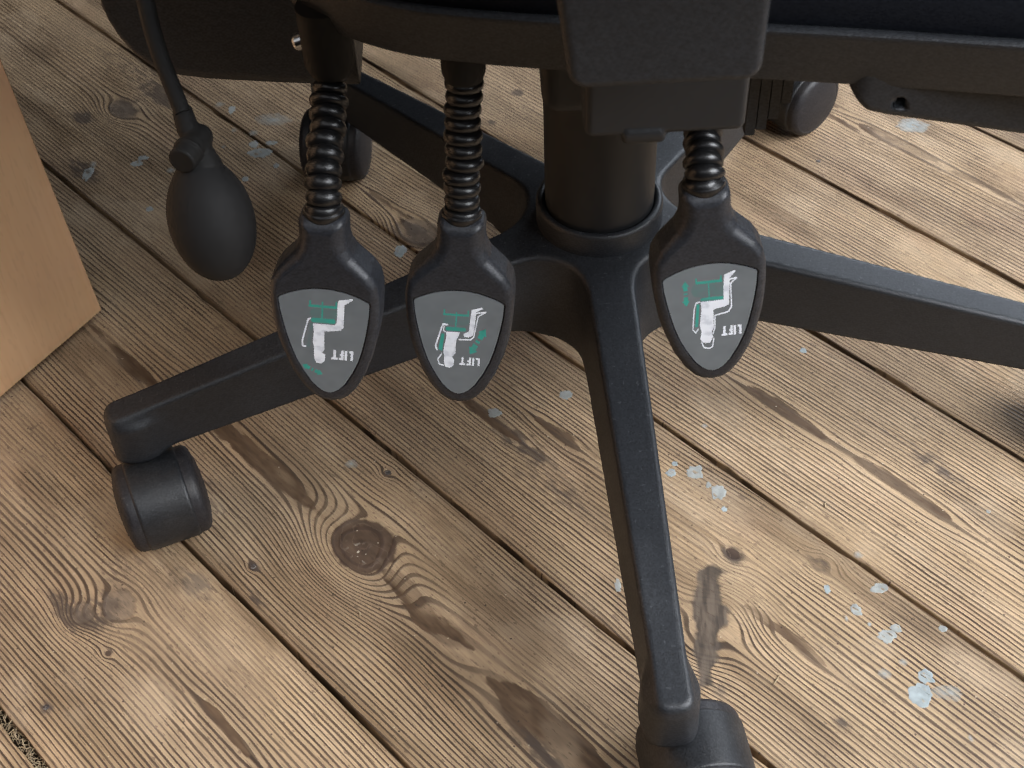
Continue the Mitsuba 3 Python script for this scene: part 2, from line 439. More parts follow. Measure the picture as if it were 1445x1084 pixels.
for nm, col in (('w', (.40, .42, .40)), ('b', (.40, .455, .46))):
    mat('m_paint_' + nm, mikit.proc(lambda p, n, uv, c=col: mikit.mix(c, tuple(x * .55 for x in c), mikit.fbm(p.x * 330, p.y * 330, 2.0))), .55, spec=.3)
    scene['m_worn_' + nm] = {'type': 'blendbsdf', 'weight': mikit.proc(paint_mask), 'a': {'type': 'ref', 'id': 'm_floor'}, 'b': {'type': 'ref', 'id': 'm_paint_' + nm}}

# ------------------------------------------------------------------ setting: floor of planks over a dark underfloor


def to_xy(u, v):
    return u * CU - v * SU, u * SU + v * CU


labels['floor'] = {'label': 'old bare pine floorboards with knots, dark grain and paint drips', 'kind': 'structure'}
labels['underfloor'] = {'label': 'dark dusty underfloor seen through the gaps between boards', 'kind': 'structure'}
rng = np.random.default_rng(5)
edges = [-.72] + GAPS + [.70]
gapw = [.003, .0035, .0062, .0022, .0026, .0022, .0026, .0036, .0030, .003, .003]
U0, U1, N_U = -1.35, 1.15, 250
us = np.linspace(U0, U1, N_U)
num = 0
for k in range(len(edges) - 1):
    vs = []
    for side, (g, w) in enumerate(((edges[k], gapw[k]), (edges[k + 1], gapw[k + 1]))):
        wav = (meshkit.fbm(np.c_[us * 22, us * 0 + k * 3 + side, us * 0], 4, seed=k * 2 + side) - .5) * .0016
        chip = np.maximum(meshkit.noise(np.c_[us * 55, us * 0 + k + 7 * side, us * 0], seed=90 + k) - .82, 0) * .007
        vs.append(g + (w / 2 + wav + chip if side == 0 else -w / 2 + wav - chip))
    a, b = vs
    r = .0011
    prof = [(a, -.020), (a, -r), (a + .35 * r, -.35 * r), (a + r, 0 * a), (b - r, 0 * b), (b - .35 * r, -.35 * r), (b, -r), (b, -.020)]
    lift = (rng.random() - .5) * .0002
    rows = []
    for vv, zz in prof:
        x, y = to_xy(us, vv)
        rows.append(np.c_[x, y, np.broadcast_to(zz, us.shape) + lift])
    V = np.array(rows); nr = len(prof)
    f = []
    for i in range(nr):
        j = (i + 1) % nr
        A = i * N_U + np.arange(N_U - 1); Bq = j * N_U + np.arange(N_U - 1)
        f += [np.c_[A, A + 1, Bq + 1], np.c_[A, Bq + 1, Bq]]
    f = np.vstack(f)[:, ::-1]
    mesh = trimesh.Trimesh(V.reshape(-1, 3), f, process=False)
    if mesh.vertices[f[0]].size and np.cross(*(mesh.triangles[(nr // 2 - 1) * 2 * (N_U - 1)][1:] - mesh.triangles[(nr // 2 - 1) * 2 * (N_U - 1)][0]))[2] < 0:
        mesh.invert()
    num += 1
    put('floor__plank' + ('' if num == 1 else f'_{num - 1:03d}'), mesh, 'm_floor', smooth=40)
x, y = to_xy(np.array([U0, U1, U1, U0]), np.array([-.75, -.75, .73, .73]))
put('underfloor', (np.c_[x, y, np.full(4, -.021)], np.array([[0, 1, 2], [0, 2, 3]])), 'm_sub')

# dried paint drips: x, y, half width along x, half width along y, tone
SPOTS = [(-.2901, .3215, .0031, .0052, 'w'), (-.2531, .3031, .0148, .0101, 'f'), (-.2854, .2918, .0024, .0035, 'f'), (-.2683, .2869, .0037, .004, 'f'), (-.2668, .2706, .0036, .0049, 'w'),
         (-.2519, .2718, .0048, .0029, 'w'), (-.2612, .2586, .0102, .0067, 'w'), (-.2449, .2407, .0024, .0033, 'w'), (-.2691, .2251, .0026, .0037, 'w'), (-.292, .2693, .0018, .0025, 'f'),
         (-.4011, .2428, .0042, .0080, 'w'), (-.3986, .2545, .003, .0050, 'f'), (-.3625, .2528, .0050, .0040, 'w'), (-.3580, .2600, .0042, .0034, 'w'), (-.3427, .193, .0029, .0031, 'w'),
         (-.1402, .1273, .0049, .0065, 'b'), (-.1285, .1112, .0032, .0032, 'f'), (-.332, .2418, .0042, .0038, 'f'), (-.3018, .3303, .0044, .0042, 'f'), (.2829, .2499, .013, .0097, 'B'),
         (.1454, .0005, .0025, .0028, 'b'), (-.0729, -.0427, .0048, .0041, 'w'), (-.169, -.0806, .0047, .0042, 'f'), (-.0236, -.0299, .0041, .0046, 'w'), (.0404, -.1018, .003, .0032, 'b'),
         (.0436, -.0946, .0021, .0021, 'b'), (.0552, -.1028, .0057, .0053, 'w'), (.0685, -.1195, .0045, .0058, 'w'), (.0631, -.1135, .0018, .0024, 'w'), (.0703, -.1333, .0018, .002, 'b'),
         (.1467, -.1731, .0028, .0029, 'f'), (.1228, -.1969, .0019, .003, 'b'), (.1541, -.1981, .0055, .0033, 'w'), (.137, -.212, .0035, .0042, 'w'), (.1301, -.2177, .0012, .002, 'f'),
         (.1427, -.2223, .0012, .0012, 'w'), (.1510, -.2310, .0052, .0042, 'w'), (.1575, -.2258, .0032, .0030, 'w'), (.1841, -.2277, .0027, .002, 'w'), (.1613, -.2700, .0068, .0070, 'b'),
         (.1665, -.2585, .0048, .0045, 'b'), (.1770, -.2695, .0085, .0050, 'F'), (.1439, -.2553, .0036, .0032, 'f'), (.1563, -.2484, .003, .0026, 'f'), (-.002, -.1862, .0019, .0051, 'w'),
         (.0675, -.0636, .0021, .0019, 'f'), (.2343, -.1458, .0015, .0014, 'w'), (.1816, -.2974, .0013, .0022, 'f')]
for i, (x, y, rx, ry, t) in enumerate(SPOTS):
    an = np.arange(40) * 2 * PI / 40
    rad = 1 + .75 * (meshkit.fbm(np.c_[np.cos(an) * 1.5 + i * 7, np.sin(an) * 1.5, an * 0], 3, seed=i) - .5) + .30 * (meshkit.noise(np.c_[np.cos(an) * 4 + i, np.sin(an) * 4, an * 0], seed=i) - .5)
    fr = np.array([0, .45, .8, .95, 1.0]); hz = np.array([1, 1, .9, .5, -2.4]) * .00006
    V, UVs = [[x, y, .00018]], [[0, 0]]
    thin = {'w': .05, 'b': .0, 'f': .55, 'F': .5, 'B': .35}[t]
    for q, z in zip(fr[1:], hz[1:]):
        for a, rr in zip(an, rad):
            V.append([x + rx * q * rr * math.cos(a), y + ry * q * rr * math.sin(a), .00012 + z]); UVs.append([q * q, thin + (1 - thin) * max(0, (q - .6) / .4) * (.5 if t in 'fFB' else .0)])
    f = [(0, 1 + j, 1 + (j + 1) % 40) for j in range(40)]
    for g in range(3):
        for j in range(40):
            A, Bq = 1 + g * 40 + j, 1 + g * 40 + (j + 1) % 40
            f += [(A, A + 40, Bq + 40), (A, Bq + 40, Bq)]
    key = 'floor__paint_spot' + ('' if i == 0 else f'_{i:03d}')
    put(key, (np.array(V), np.array(f)), 'm_worn_b' if t in 'bB' else 'm_worn_w', smooth=True, uv=np.array(UVs))
    labels[key] = {'label': 'pale blue dried paint spot' if t in 'bB' else 'greyish white dried paint spot'}

# nail heads sunk in the boards
for i, (u, v) in enumerate([(-.0405, -.4167), (-.0299, -.1671), (-.0335, -.2741), (-.0239, .2868)]):
    x, y = to_xy(u, v)
    m = trimesh.creation.revolve(np.array([[0, -.003], [.0020, -.003], [.0019, -.0004], [.0014, -.0001], [0, .0]]) + [0, .0004], sections=18)
    m.apply_translation([x, y, 0])
    put('floor__nail' + ('' if i == 0 else f'_{i:03d}'), m, 'm_nail', smooth=40)

# loose splinters lying on the boards
for i, (u, v, a, L) in enumerate([(-.213, -.028, .35, .006), (.04, -.25, 1.9, .005), (.11, -.33, -.4, .006), (.19, .01, 1.2, .005), (.16, .09, .1, .004), (-.02, -.34, 2.2, .004), (.245, -.11, .9, .008), (.05, .04, -.8, .004), (.10, .30, .5, .005)]):
    x, y = to_xy(u, v); d = np.array([math.cos(a), math.sin(a), 0]); c = np.array([x, y, .0007]); b = np.array([-d[1], d[0], 0]) * rng.normal() * .0006
    put('floor__splinter' + ('' if i == 0 else f'_{i:03d}'), tube(np.array([c - d * L / 2, c + b, c + d * L / 2]), np.array([.0002, .00045, .0002]), 6), 'm_fluff')

# fluff and shavings in the wide joint
pts = []
for i in range(560):
    u = rng.uniform(-.13, .12); v = -.4380 + rng.normal() * .0018
    x, y = to_xy(u, v); a = rng.uniform(0, PI); L = rng.uniform(.002, .008)
    c = np.array([x, y, rng.uniform(-.009, -.0005)]); d = np.array([math.cos(a), math.sin(a), rng.normal() * .4])
    bend = rng.normal(size=3) * .0012
    pts.append(tube(np.array([c - d * L / 2, c + bend, c + d * L / 2]), .00022, 5, False))
V = np.vstack([p[0] for p in pts]); F = np.vstack([p[1] + sum(len(q[0]) for q in pts[:i]) for i, p in enumerate(pts)])
put('joint_fluff', (V, F), 'm_fluff')
labels['joint_fluff'] = {'label': 'straw coloured fluff and dust lying in the wide floor joint', 'category': 'dust', 'kind': 'stuff'}

# ------------------------------------------------------------------ beech panel standing at the left
A, Bv = np.array([-.3598, .0745]), np.array([-.4171, -.0093])
d = (Bv - A) / np.linalg.norm(Bv - A); nrm = np.array([-d[1], d[0]])
if nrm @ (cam_p[:2] - A) < 0:
    nrm = -nrm
lean = -.024


def panel_v(s, h, t):
    q = A + d * (s - lean * h) - nrm * t
    return [q[0], q[1], h]


W_, H_, t_ = .60, .70, .019
c = .0012
face = [panel_v(s, h, t) for t in (0, t_) for s, h in ((0, .004), (W_, .004), (W_, H_), (0, H_))]
body = trimesh.Trimesh(face, [[0, 1, 2], [0, 2, 3], [4, 6, 5], [4, 7, 6], [0, 4, 5], [0, 5, 1], [1, 5, 6], [1, 6, 2], [2, 6, 7], [2, 7, 3], [3, 7, 4], [3, 4, 0]], process=False)
trimesh.repair.fix_normals(body)
band = trimesh.Trimesh([panel_v(s, h, t) for t in (.0012, t_ - .0012) for s, h in ((0.0, .0045), (0.0, H_ - .001), (-.0012, H_ - .002), (-.0012, .0055))],
                       [[0, 1, 2], [0, 2, 3], [4, 6, 5], [4, 7, 6], [0, 3, 7], [0, 7, 4], [2, 1, 5], [2, 5, 6], [3, 2, 6], [3, 6, 7], [0, 5, 1], [0, 4, 5]], process=False)
trimesh.repair.fix_normals(band)
put('wooden_panel__board', body, 'm_beech')
put('wooden_panel__edge_band', band, 'm_beech_edge')
labels['wooden_panel'] = {'label': 'orange beech wood furniture panel standing on the floor at the left edge', 'category': 'panel'}

# ------------------------------------------------------------------ the chair
CH = 'office_chair'
labels[CH] = {'label': 'black office swivel chair on five castors with three hanging lift levers', 'category': 'office chair'}
ANG = [math.radians(x) for x in (272.05, 200.05, 128.05, 56.05, 344.05)]
RT = .321


def base_sdf(p):
    x, y, z = p.T
    r = np.hypot(x, y)
    ztop = .1400 - .145 * r
    depth = np.maximum(ztop - z, 0)
    d2 = r - .043 - .10 * depth
    for a in ANG:
        s, w = x * math.cos(a) + y * math.sin(a), -x * math.sin(a) + y * math.cos(a)
        hw = np.interp(s, [0, .06, .32], [.0150, .0142, .0088]) + .085 * np.minimum(depth, .045)
        e = inter(np.abs(w) - hw, s - RT - .05 * depth, .006)
        d2 = smin(d2, np.maximum(e, -s), .026)
    zb = ztop - np.interp(r, [0, .055, .09, .32], [.066, .062, .048, .0335])
    d = inter(d2, (z - ztop) * .98, .0027)
    d = inter(d, zb - z, .003)
    for a in ANG:
        c, s = math.cos(a) * .3065, math.sin(a) * .3065
        d = smin(d, cyl(p, (c, s, .0585), (c, s, .088), .0138, .003), .010)
    return d


v, f, n = sdf_mesh(base_sdf, (-.34, -.34, .045), (.34, .34, .150), .0022)
cen = v[f].mean(1)
ring_r = np.hypot(cen[:, 0], cen[:, 1])
ang = np.arctan2(cen[:, 1], cen[:, 0])
dif = np.stack([np.abs((ang - a + PI) % (2 * PI) - PI) for a in ANG], 1)
near = dif.argmin(1)


def sub(mask):
    used = np.unique(f[mask]); re = -np.ones(len(v), int); re[used] = np.arange(len(used))
    return v[used], re[f[mask]], n[used]


put_n(CH + '__base', *sub(ring_r < .075), 'm_base')
for i in range(5):
    put_n(CH + '__base__leg' + ('' if i == 0 else f'_{i:03d}'), *sub((ring_r >= .075) & (near == i)), 'm_base')
cr = trimesh.creation.revolve(np.array([[.0335, .131], [.0385, .131], [.0395, .1340], [.0393, .1470], [.0385, .1490], [.0372, .1499], [.0355, .1499], [.0345, .149], [.0335, .147]]), sections=96)
put(CH + '__collar', cr, 'm_base', smooth=50)
co = trimesh.creation.revolve(np.array([[.0, .12], [.0336, .12], [.0336, .345], [0, .345]]), sections=96)
put(CH + '__column', co, 'm_column', smooth=40)

# castors: angle of the leg, angle of the wheel axle, offset of the wheel centre from the stem
CAST = [(0, 276.0, (.0150, -.0115)), (1, 21.0, (.0070, -.0185)), (2, -8.0, (-.002, -.014)), (3, -52.0, (.0135, .0095)), (4, 75.0, (.0190, -.005))]


def hood_sdf(p):
    x, y, z = p[:, 0], p[:, 1], p[:, 2] - .0285
    rad = np.hypot(y, z)
    d = inter(rad - .0292, np.abs(x) - .0165, .0020)
    d = np.maximum(d, -(np.hypot(y, z) - .0268) if False else d)
    d = inter(d, -(p[:, 2] - .0075), .002)
    return d


hv, hf, hn = sdf_mesh(hood_sdf, (-.024, -.036, -.002), (.024, .036, .064), .0012)
wp = np.array([[0, -.0090], [.0255, -.0090], [.0274, -.0078], [.0282, -.0055], [.0282, .0015], [.0270, .0042], [.0246, .0058], [.0236, .0062], [.0230, .0059], [.0205, .0068], [.015, .0080], [.008, .0086], [0, .0088]])
wheel = trimesh.creation.revolve(wp, sections=64)
for i, (leg, axle, (ox, oy)) in enumerate(CAST):
    a = ANG[leg]; sx, sy = .3065 * math.cos(a), .3065 * math.sin(a)
    key = CH + '__castor' + ('' if i == 0 else f'_{i:03d}')
    m = T().translate([sx + ox, sy + oy, 0]).rotate([0, 0, 1], axle)
    put_n(key + '__hood', hv, hf, hn, 'm_caster', to_world=m)
    for j, s in enumerate((1, -1)):
        w = wheel.copy()
        w.apply_transform(trimesh.transformations.rotation_matrix(s * PI / 2, [0, 1, 0])); w.apply_translation([s * .0182, 0, .0285])
        put(key + '__wheel' + ('' if j == 0 else '_001'), w, 'm_wheel', smooth=35, to_world=m)
    st = trimesh.creation.revolve(np.array([[0, .040], [.0118, .040], [.0122, .0555], [.0112, .0570], [.0075, .0575], [.0075, .066], [0, .066]]), sections=32)
    st.apply_translation([sx, sy, 0])
    put(key + '__stem', st, 'm_caster', smooth=40)

# ---- seat: pan rim, cushion
plan = np.array([(-.168, .06), (-.170, -.02), (-.1665, -.085), (-.158, -.125), (-.146, -.147), (-.1315, -.163), (-.111, -.1775), (-.093, -.186), (-.075, -.1915), (-.038, -.200), (.0, -.2065), (.042, -.2135), (.090, -.223), (.129, -.2315), (.19, -.244), (.25, -.248), (.30, -.23), (.325, -.17), (.33, -.06), (.32, .06), (.28, .17), (.2, .24), (.05, .26), (-.09, .22), (-.15, .14)])


def closed(P, n):
    P = np.vstack([P, P[:1]])
    s = np.r_[0, np.cumsum(np.linalg.norm(np.diff(P, axis=0), axis=1))]
    from scipy.interpolate import CubicSpline
    return CubicSpline(s, P, bc_type='periodic')(np.linspace(0, s[-1], n + 1)[:-1])


ol = closed(plan, 320)
tg = np.roll(ol, -1, 0) - np.roll(ol, 1, 0); tg /= np.linalg.norm(tg, axis=1, keepdims=True)
on = np.c_[tg[:, 1], -tg[:, 0]]
if ((ol + on * .01 - ol.mean(0)) ** 2).sum() < ((ol - ol.mean(0)) ** 2).sum():
    on = -on


def loft(profile, cap0=True, cap1=True):
    n_ = len(ol); V = [np.c_[ol + on * o, np.full(n_, z)] for o, z in profile]
    f_ = []
    for i in range(len(profile) - 1):
        A_ = i * n_ + np.arange(n_); B_ = i * n_ + (np.arange(n_) + 1) % n_
        f_ += [np.c_[A_, B_, B_ + n_], np.c_[A_, B_ + n_, A_ + n_]]
    V = np.vstack(V); f_ = np.vstack(f_)
    cx = ol.mean(0)
    for on_, i in ((cap0, 0), (cap1, len(profile) - 1)):
        if on_:
            V = np.vstack([V, [[cx[0], cx[1], profile[i][1]]]]); c_ = len(V) - 1
            A_ = i * n_ + np.arange(n_); B_ = i * n_ + (np.arange(n_) + 1) % n_
            f_ = np.vstack([f_, np.c_[np.full(n_, c_), A_, B_] if i else np.c_[np.full(n_, c_), B_, A_]])
    m_ = trimesh.Trimesh(V, f_, process=False); trimesh.repair.fix_normals(m_)
    return m_


put(CH + '__seat_pan', loft([(-.032, .3705), (-.0140, .3710), (-.0110, .3718), (-.0090, .3735), (-.0010, .3975), (-.0012, .3992), (-.0025, .4002), (-.0045, .4004), (-.007, .3990)]), 'm_shell', smooth=42)
put(CH + '__seat_cushion', loft([(-.016, .390), (-.0075, .396), (-.0055, .402), (-.004, .412), (-.006, .432), (-.016, .446), (-.04, .455), (-.08, .458)]), 'm_fabric', smooth=60)


def put_sdf(key, fn, lo, hi, h, m):
    return put_n(key, *sdf_mesh(fn, lo, hi, h), m)


# ---- back upright bracket in front of the rim
def bracket_sdf(p):
    x, y, z = p.T
    zz = z - .4180
    hw = np.interp(z, [.418, .46, .54], [.0315, .0342, .0362])
    cx = np.interp(z, [.418, .46, .54], [-.0045, -.0068, -.0085])
    e = inter(np.abs(x - cx) - hw, -zz, .0060)
    e = np.maximum(e, z - .60)
    return inter(e, np.abs(y + .2580) - .012, .0035)


put_sdf(CH + '__back_bracket', bracket_sdf, (-.055, -.28, .405), (.045, -.236, .615), .0016, 'm_shell')


def back_sdf(p):
    x, y, z = p.T
    bow = -.305 + .55 * (x + .007) ** 2 - .10 * np.maximum(z - .62, 0)
    hw = np.interp(z, [.50, .60, .80, 1.02], [.15, .205, .225, .19])
    d_ = inter(np.abs(x + .007) - hw, np.abs(z - .77) - .25, .07)
    return inter(d_, np.abs(y - bow) - .022, .018) * .9


put_sdf(CH + '__backrest', back_sdf, (-.25, -.38, .50), (.235, -.24, 1.04), .006, 'm_fabric')


def mech_sdf(p):
    a = box(p, (.0040, -.2085, .379), (.0310, .0115, .0185), .003)
    b = box(p, (-.001, -.10, .352), (.040, .07, .018), .008)
    x, y, z = p.T
    c_ = np.hypot(y + .2150, z - .3610) - .0058
    c_ = inter(c_, np.abs(x + .004) - .0085, .002)
    d_ = np.minimum(a, c_)
    for s in (-.014, .006):
        d_ = np.minimum(d_, cyl(p, (s, -.2195, .376), (s, -.210, .376), .0042, .001))
    return np.minimum(d_, b)


put_sdf(CH + '__tilt_mechanism', mech_sdf, (-.055, -.235, .31), (.055, -.02, .41), .0016, 'm_column')
side = None
for i in range(4):
    zb = .3255 + .0016 * i + .0012 * i * i; m = trimesh.creation.box((.0042, .05, .356 - zb)); m.apply_translation([.0470 + .0046 * i, -.152, (.356 + zb) / 2])
    side = m if side is None else trimesh.util.concatenate([side, m])
put(CH + '__ribbed_housing', side, 'm_shell')


def arm_sdf(p):
    x, y, z = p.T
    zb = np.interp(x, [.074, .084, .092, .112, .147, .25, .33], [.3690, .3610, .3585, .3540, .3460, .327, .311])
    d_ = inter(inter(zb - z, np.abs(y + .180) - .034, .004), np.maximum(.0745 - x, x - .33), .009)
    d_ = np.maximum(d_, z - .3800)
    hole = box(p, (.0955, -.2140, .3650), (.0022, .0045, .0020), .0008)
    return np.maximum(d_ * .9, -hole)


put_sdf(CH + '__arm_support', arm_sdf, (.065, -.225, .305), (.34, -.13, .39), .0018, 'm_shell')


def side_sdf(p):
    x, y, z = p.T
    prof = np.interp(x, [-.2370, -.235, -.232, -.227, -.220, -.210, -.196, -.16, -.10], [.368, .3480, .3380, .3285, .3210, .3165, .3135, .3090, .3035])
    d_ = inter((prof - z) * .72, np.abs(y + .060) - .040, .005)
    return np.maximum(np.maximum(inter(d_, -.2375 - x, .004), z - .43), x + .125)


put_sdf(CH + '__side_shell', side_sdf, (-.245, -.11, .295), (-.115, -.01, .44), .0018, 'm_shell')

# ---- levers
L_ = .106
fr = np.array([0, .10, .14, .18, .22, .26, .31, .37, .44, .52, .61, .70, .80, .89, .945, .972])
hwid = np.array([.0107, .0107, .0114, .0134, .0172, .0210, .0240, .0251, .0251, .0246, .0233, .0210, .0175, .0130, .0088, .0050])
body_poly = Polygon([(w, -q * L_) for q, w in zip(fr, hwid)] + [(0, -.982 * L_)] + [(-w, -q * L_) for q, w in zip(fr[::-1], hwid[::-1])]).buffer(.004).buffer(-.008).buffer(.004)
LT, LB, LW = -.332 * L_, -.905 * L_, .0208
SY = (LT - LB) / 857.0
lab = [(-LW, LT - 87 * SY)] + [(-LW + 2 * LW * t, LT - 87 * SY * (2 * t - 1) ** 2) for t in np.linspace(.06, .94, 12)] + [(LW, LT - 87 * SY)]
half = [(185, 368), (272, 352), (372, 329), (472, 301), (572, 264), (672, 211), (772, 142), (822, 88), (846, 46)]
lab += [(LW * h / 376, LT - SY * q) for q, h in half] + [(0, LB)] + [(-LW * h / 376, LT - SY * q) for q, h in half[::-1]]
label_poly = Polygon(lab).buffer(-.0015).buffer(.0015)


def grid_sdf(poly, res=.00025, pad=.012):
    from PIL import Image, ImageDraw
    x0, y0, x1, y1 = poly.bounds
    x0 -= pad; y0 -= pad; x1 += pad; y1 += pad
    w, h = int((x1 - x0) / res), int((y1 - y0) / res)
    im = Image.new('L', (w * 2, h * 2))
    ImageDraw.Draw(im).polygon([((X - x0) / res * 2, (Y - y0) / res * 2) for X, Y in poly.exterior.coords], fill=255)
    on_ = np.asarray(im) > 127
    dist = (ndimage.distance_transform_edt(~on_) - ndimage.distance_transform_edt(on_)) * res / 2
    dist = ndimage.gaussian_filter(dist, 1.5)
    return lambda X, Y: ndimage.map_coordinates(dist, [(Y - y0) / res * 2 - .5, (X - x0) / res * 2 - .5], order=1, mode='nearest')


g_body, g_lab = grid_sdf(body_poly), grid_sdf(label_poly)
ZF = .0105   # half thickness


def knob_sdf(p):
    x, y, z = p.T
    d2 = g_body(x, y)
    q = -y / L_
    tz = np.interp(q, [0, .30, .8, 1.0], [.0103, ZF + .0002, ZF, .0088])
    w_ = np.clip((q - .10) / .24, 0, 1); dome = .0072 - .0030 * w_ * w_ * (3 - 2 * w_)
    d_ = np.minimum(np.maximum(d2, np.abs(z) - tz), -dome) + np.hypot(np.maximum(d2 + dome, 0), np.maximum(np.abs(z) - tz + dome, 0))
    pocket = np.maximum(g_lab(x, y) - .00045, (ZF - .0012) - z)
    return np.maximum(d_ * .9, -pocket)


kv, kf, kn = sdf_mesh(knob_sdf, (-.031, -.112, -.015), (.031, .006, .015), .0007)
kn_mesh = (kv, kf, kn)
plate = extrude(label_poly, .0012)
plate.apply_translation([0, 0, ZF - .0012 - .0001])

LEVERS = [
    dict(A=(-.1363, -.1944, .3108), B=(-.1451, -.2082, .2089), C=(-.1302, -.1503, .352), yaw=-7),
    dict(A=(-.0779, -.1859, .2982), B=(-.0856, -.2009, .1952), C=(-.0731, -.1703, .358), yaw=-6),
    dict(A=(.0225, -.2114, .3291), B=(.0312, -.2248, .2289), C=(.0240, -.1850, .3475), yaw=0)]


def zmap(lx0, lx1, ytop, ybot, xbot):
    """From coordinates on the label, as measured, to the knob's own frame."""
    cx, w, h = (lx0 + lx1) / 2, (lx1 - lx0) / 2, ybot - ytop

    def go(g):
        sx, sy = LW / w, (LT - LB) / h
        sh = (xbot - cx) / h
        return affinity.affine_transform(g, [sx, -sx * sh, 0, -sy, -sx * cx + sx * sh * ytop, LT + sy * ytop])
    return go


def ln(pts, w, cap=1):
    return LineString(pts).buffer(w / 2, cap_style=cap, join_style=1)


def lift_text(x0, x1, y0, y1):
    h, w = y1 - y0, x1 - x0
    t = h * .22
    gl = []
    adv = w / 3.72
    L = [(0, 0, t, h), (0, h - t, .62 * adv, h)]
    I = [(0, 0, t, h)]
    F = [(0, 0, t, h), (0, 0, .66 * adv, t), (0, h * .42, .56 * adv, h * .42 + t)]
    Tt = [(.5 * .92 * adv - t / 2, 0, .5 * .92 * adv + t / 2, h), (0, 0, .92 * adv, t)]
    x = 0
    for rects, a in ((L, .86 * adv), (I, .50 * adv), (F, .84 * adv), (Tt, 0)):
        for r in rects:
            gl.append(Polygon([(x + r[0], r[1]), (x + r[2], r[1]), (x + r[2], r[3]), (x + r[0], r[3])]))
        x += a
    g = union_all(gl)
    b = g.bounds
    g = affinity.translate(g, -b[0], -b[1])
    g = affinity.scale(g, w / (b[2] - b[0]), 1, origin=(0, 0))
    g = affinity.rotate(g, 180, origin=(w / 2, h / 2))
    return affinity.translate(g, x0, y0)


def arrow(a, b, w, head, gap=.12):
    a, b = np.array(a, float), np.array(b, float); dd = (b - a) / np.linalg.norm(b - a); nn = np.array([-dd[1], dd[0]]); L = np.linalg.norm(b - a)
    out = []
    for o, s in ((a, 1), (b, -1)):
        e = o + s * dd * L * (.5 - gap)
        hh = o + s * dd * head
        out.append(Polygon([o, hh + nn * w, hh + nn * w * .55, e + nn * w * .55, e - nn * w * .55, hh - nn * w * .55, hh - nn * w]))
    mid = (a + b) / 2
    out.append(Polygon([mid + nn * w * .5 + dd * L * gap * .3, mid - nn * w * .5 + dd * L * gap * .3, mid - nn * w * .5 - dd * L * gap * .3, mid + nn * w * .5 - dd * L * gap * .3]))
    return union_all(out)


def P(*a):
    return Polygon(a).buffer(2).buffer(-3.5)


ART = [
    dict(map=zmap(108, 860, 128, 985, 560),
         seated_figure=union_all([P((405, 405), (590, 405), (605, 380), (605, 250), (612, 205), (730, 183), (735, 195), (665, 240), (665, 420), (640, 450), (505, 465), (510, 620), (490, 645), (520, 655), (515, 715), (485, 738), (440, 730), (422, 690), (420, 600), (408, 560), (415, 470)),
                                  ln([(385, 366), (366, 375), (320, 555), (325, 598), (350, 600)], 13)]),
         chair_symbol=union_all([ln([(375, 264), (600, 264)], 19), ln([(380, 264), (380, 228)], 15), ln([(482, 262), (482, 230)], 14), ln([(597, 264), (597, 225)], 15), ln([(482, 262), (482, 362)], 14), ln([(408, 378), (578, 378)], 36)]),
         haze=union_all([ln([(400, 410), (372, 600)], 26), ln([(420, 320), (570, 320)], 80)]),
         arrow=arrow((322, 758), (500, 828), 26, 42), lettering=lift_text(570, 755, 612, 692)),
    dict(map=zmap(118, 880, 110, 955, 540),
         seated_figure=union_all([P((405, 435), (530, 435), (500, 500), (495, 560), (500, 610), (470, 640), (490, 670), (485, 715), (450, 740), (410, 725), (398, 690), (400, 640), (388, 600), (398, 540), (410, 480)),
                                  P((555, 445), (600, 425), (605, 330), (612, 250), (700, 225), (712, 238), (655, 265), (650, 380), (640, 455), (600, 475), (560, 470)),
                                  ln([(520, 495), (620, 492), (645, 470), (672, 300), (735, 262), (655, 275)], 10), ln([(415, 380), (375, 378), (320, 560), (335, 588)], 13), ln([(375, 622), (345, 670), (360, 710), (400, 718)], 10),
                                  ln([(385, 392), (385, 430), (400, 440)], 9)]),
         chair_symbol=union_all([ln([(380, 298), (590, 298)], 15), ln([(382, 298), (382, 262)], 12), ln([(586, 298), (586, 262)], 11), ln([(487, 280), (487, 392)], 11), ln([(415, 412), (560, 412)], 30), P((365, 450), (395, 455), (382, 600), (345, 585))]),
         haze=union_all([ln([(410, 345), (570, 345)], 70)]),
         arrow=arrow((742, 398), (622, 612), 42, 52), lettering=lift_text(535, 712, 640, 705)),
    dict(map=zmap(108, 928, 100, 995, 520),
         seated_figure=union_all([P((430, 395), (630, 395), (630, 300), (640, 195), (735, 165), (740, 180), (690, 225), (680, 440), (640, 455), (540, 470), (540, 620), (520, 650), (530, 700), (500, 750), (440, 745), (412, 710), (425, 650), (412, 590), (430, 480)),
                                  ln([(550, 520), (670, 500), (700, 460), (695, 270), (750, 230), (680, 237)], 11), ln([(550, 520), (548, 620), (530, 670)], 11), ln([(425, 740), (445, 785), (490, 797), (520, 785), (535, 715)], 11),
                                  ln([(420, 396), (388, 402), (370, 450), (350, 620), (375, 650), (398, 620)], 10)]),
         chair_symbol=union_all([ln([(400, 240), (615, 240)], 20), ln([(397, 240), (397, 205)], 14), ln([(612, 240), (612, 205)], 14), ln([(505, 240), (505, 365)], 9), ln([(440, 378), (620, 378)], 26), P((392, 412), (420, 412), (400, 600), (370, 605))]),
         haze=union_all([ln([(405, 300), (610, 300)], 110)]),
         arrow=arrow((300, 215), (302, 422), 34, 46), lettering=lift_text(605, 785, 620, 700))]

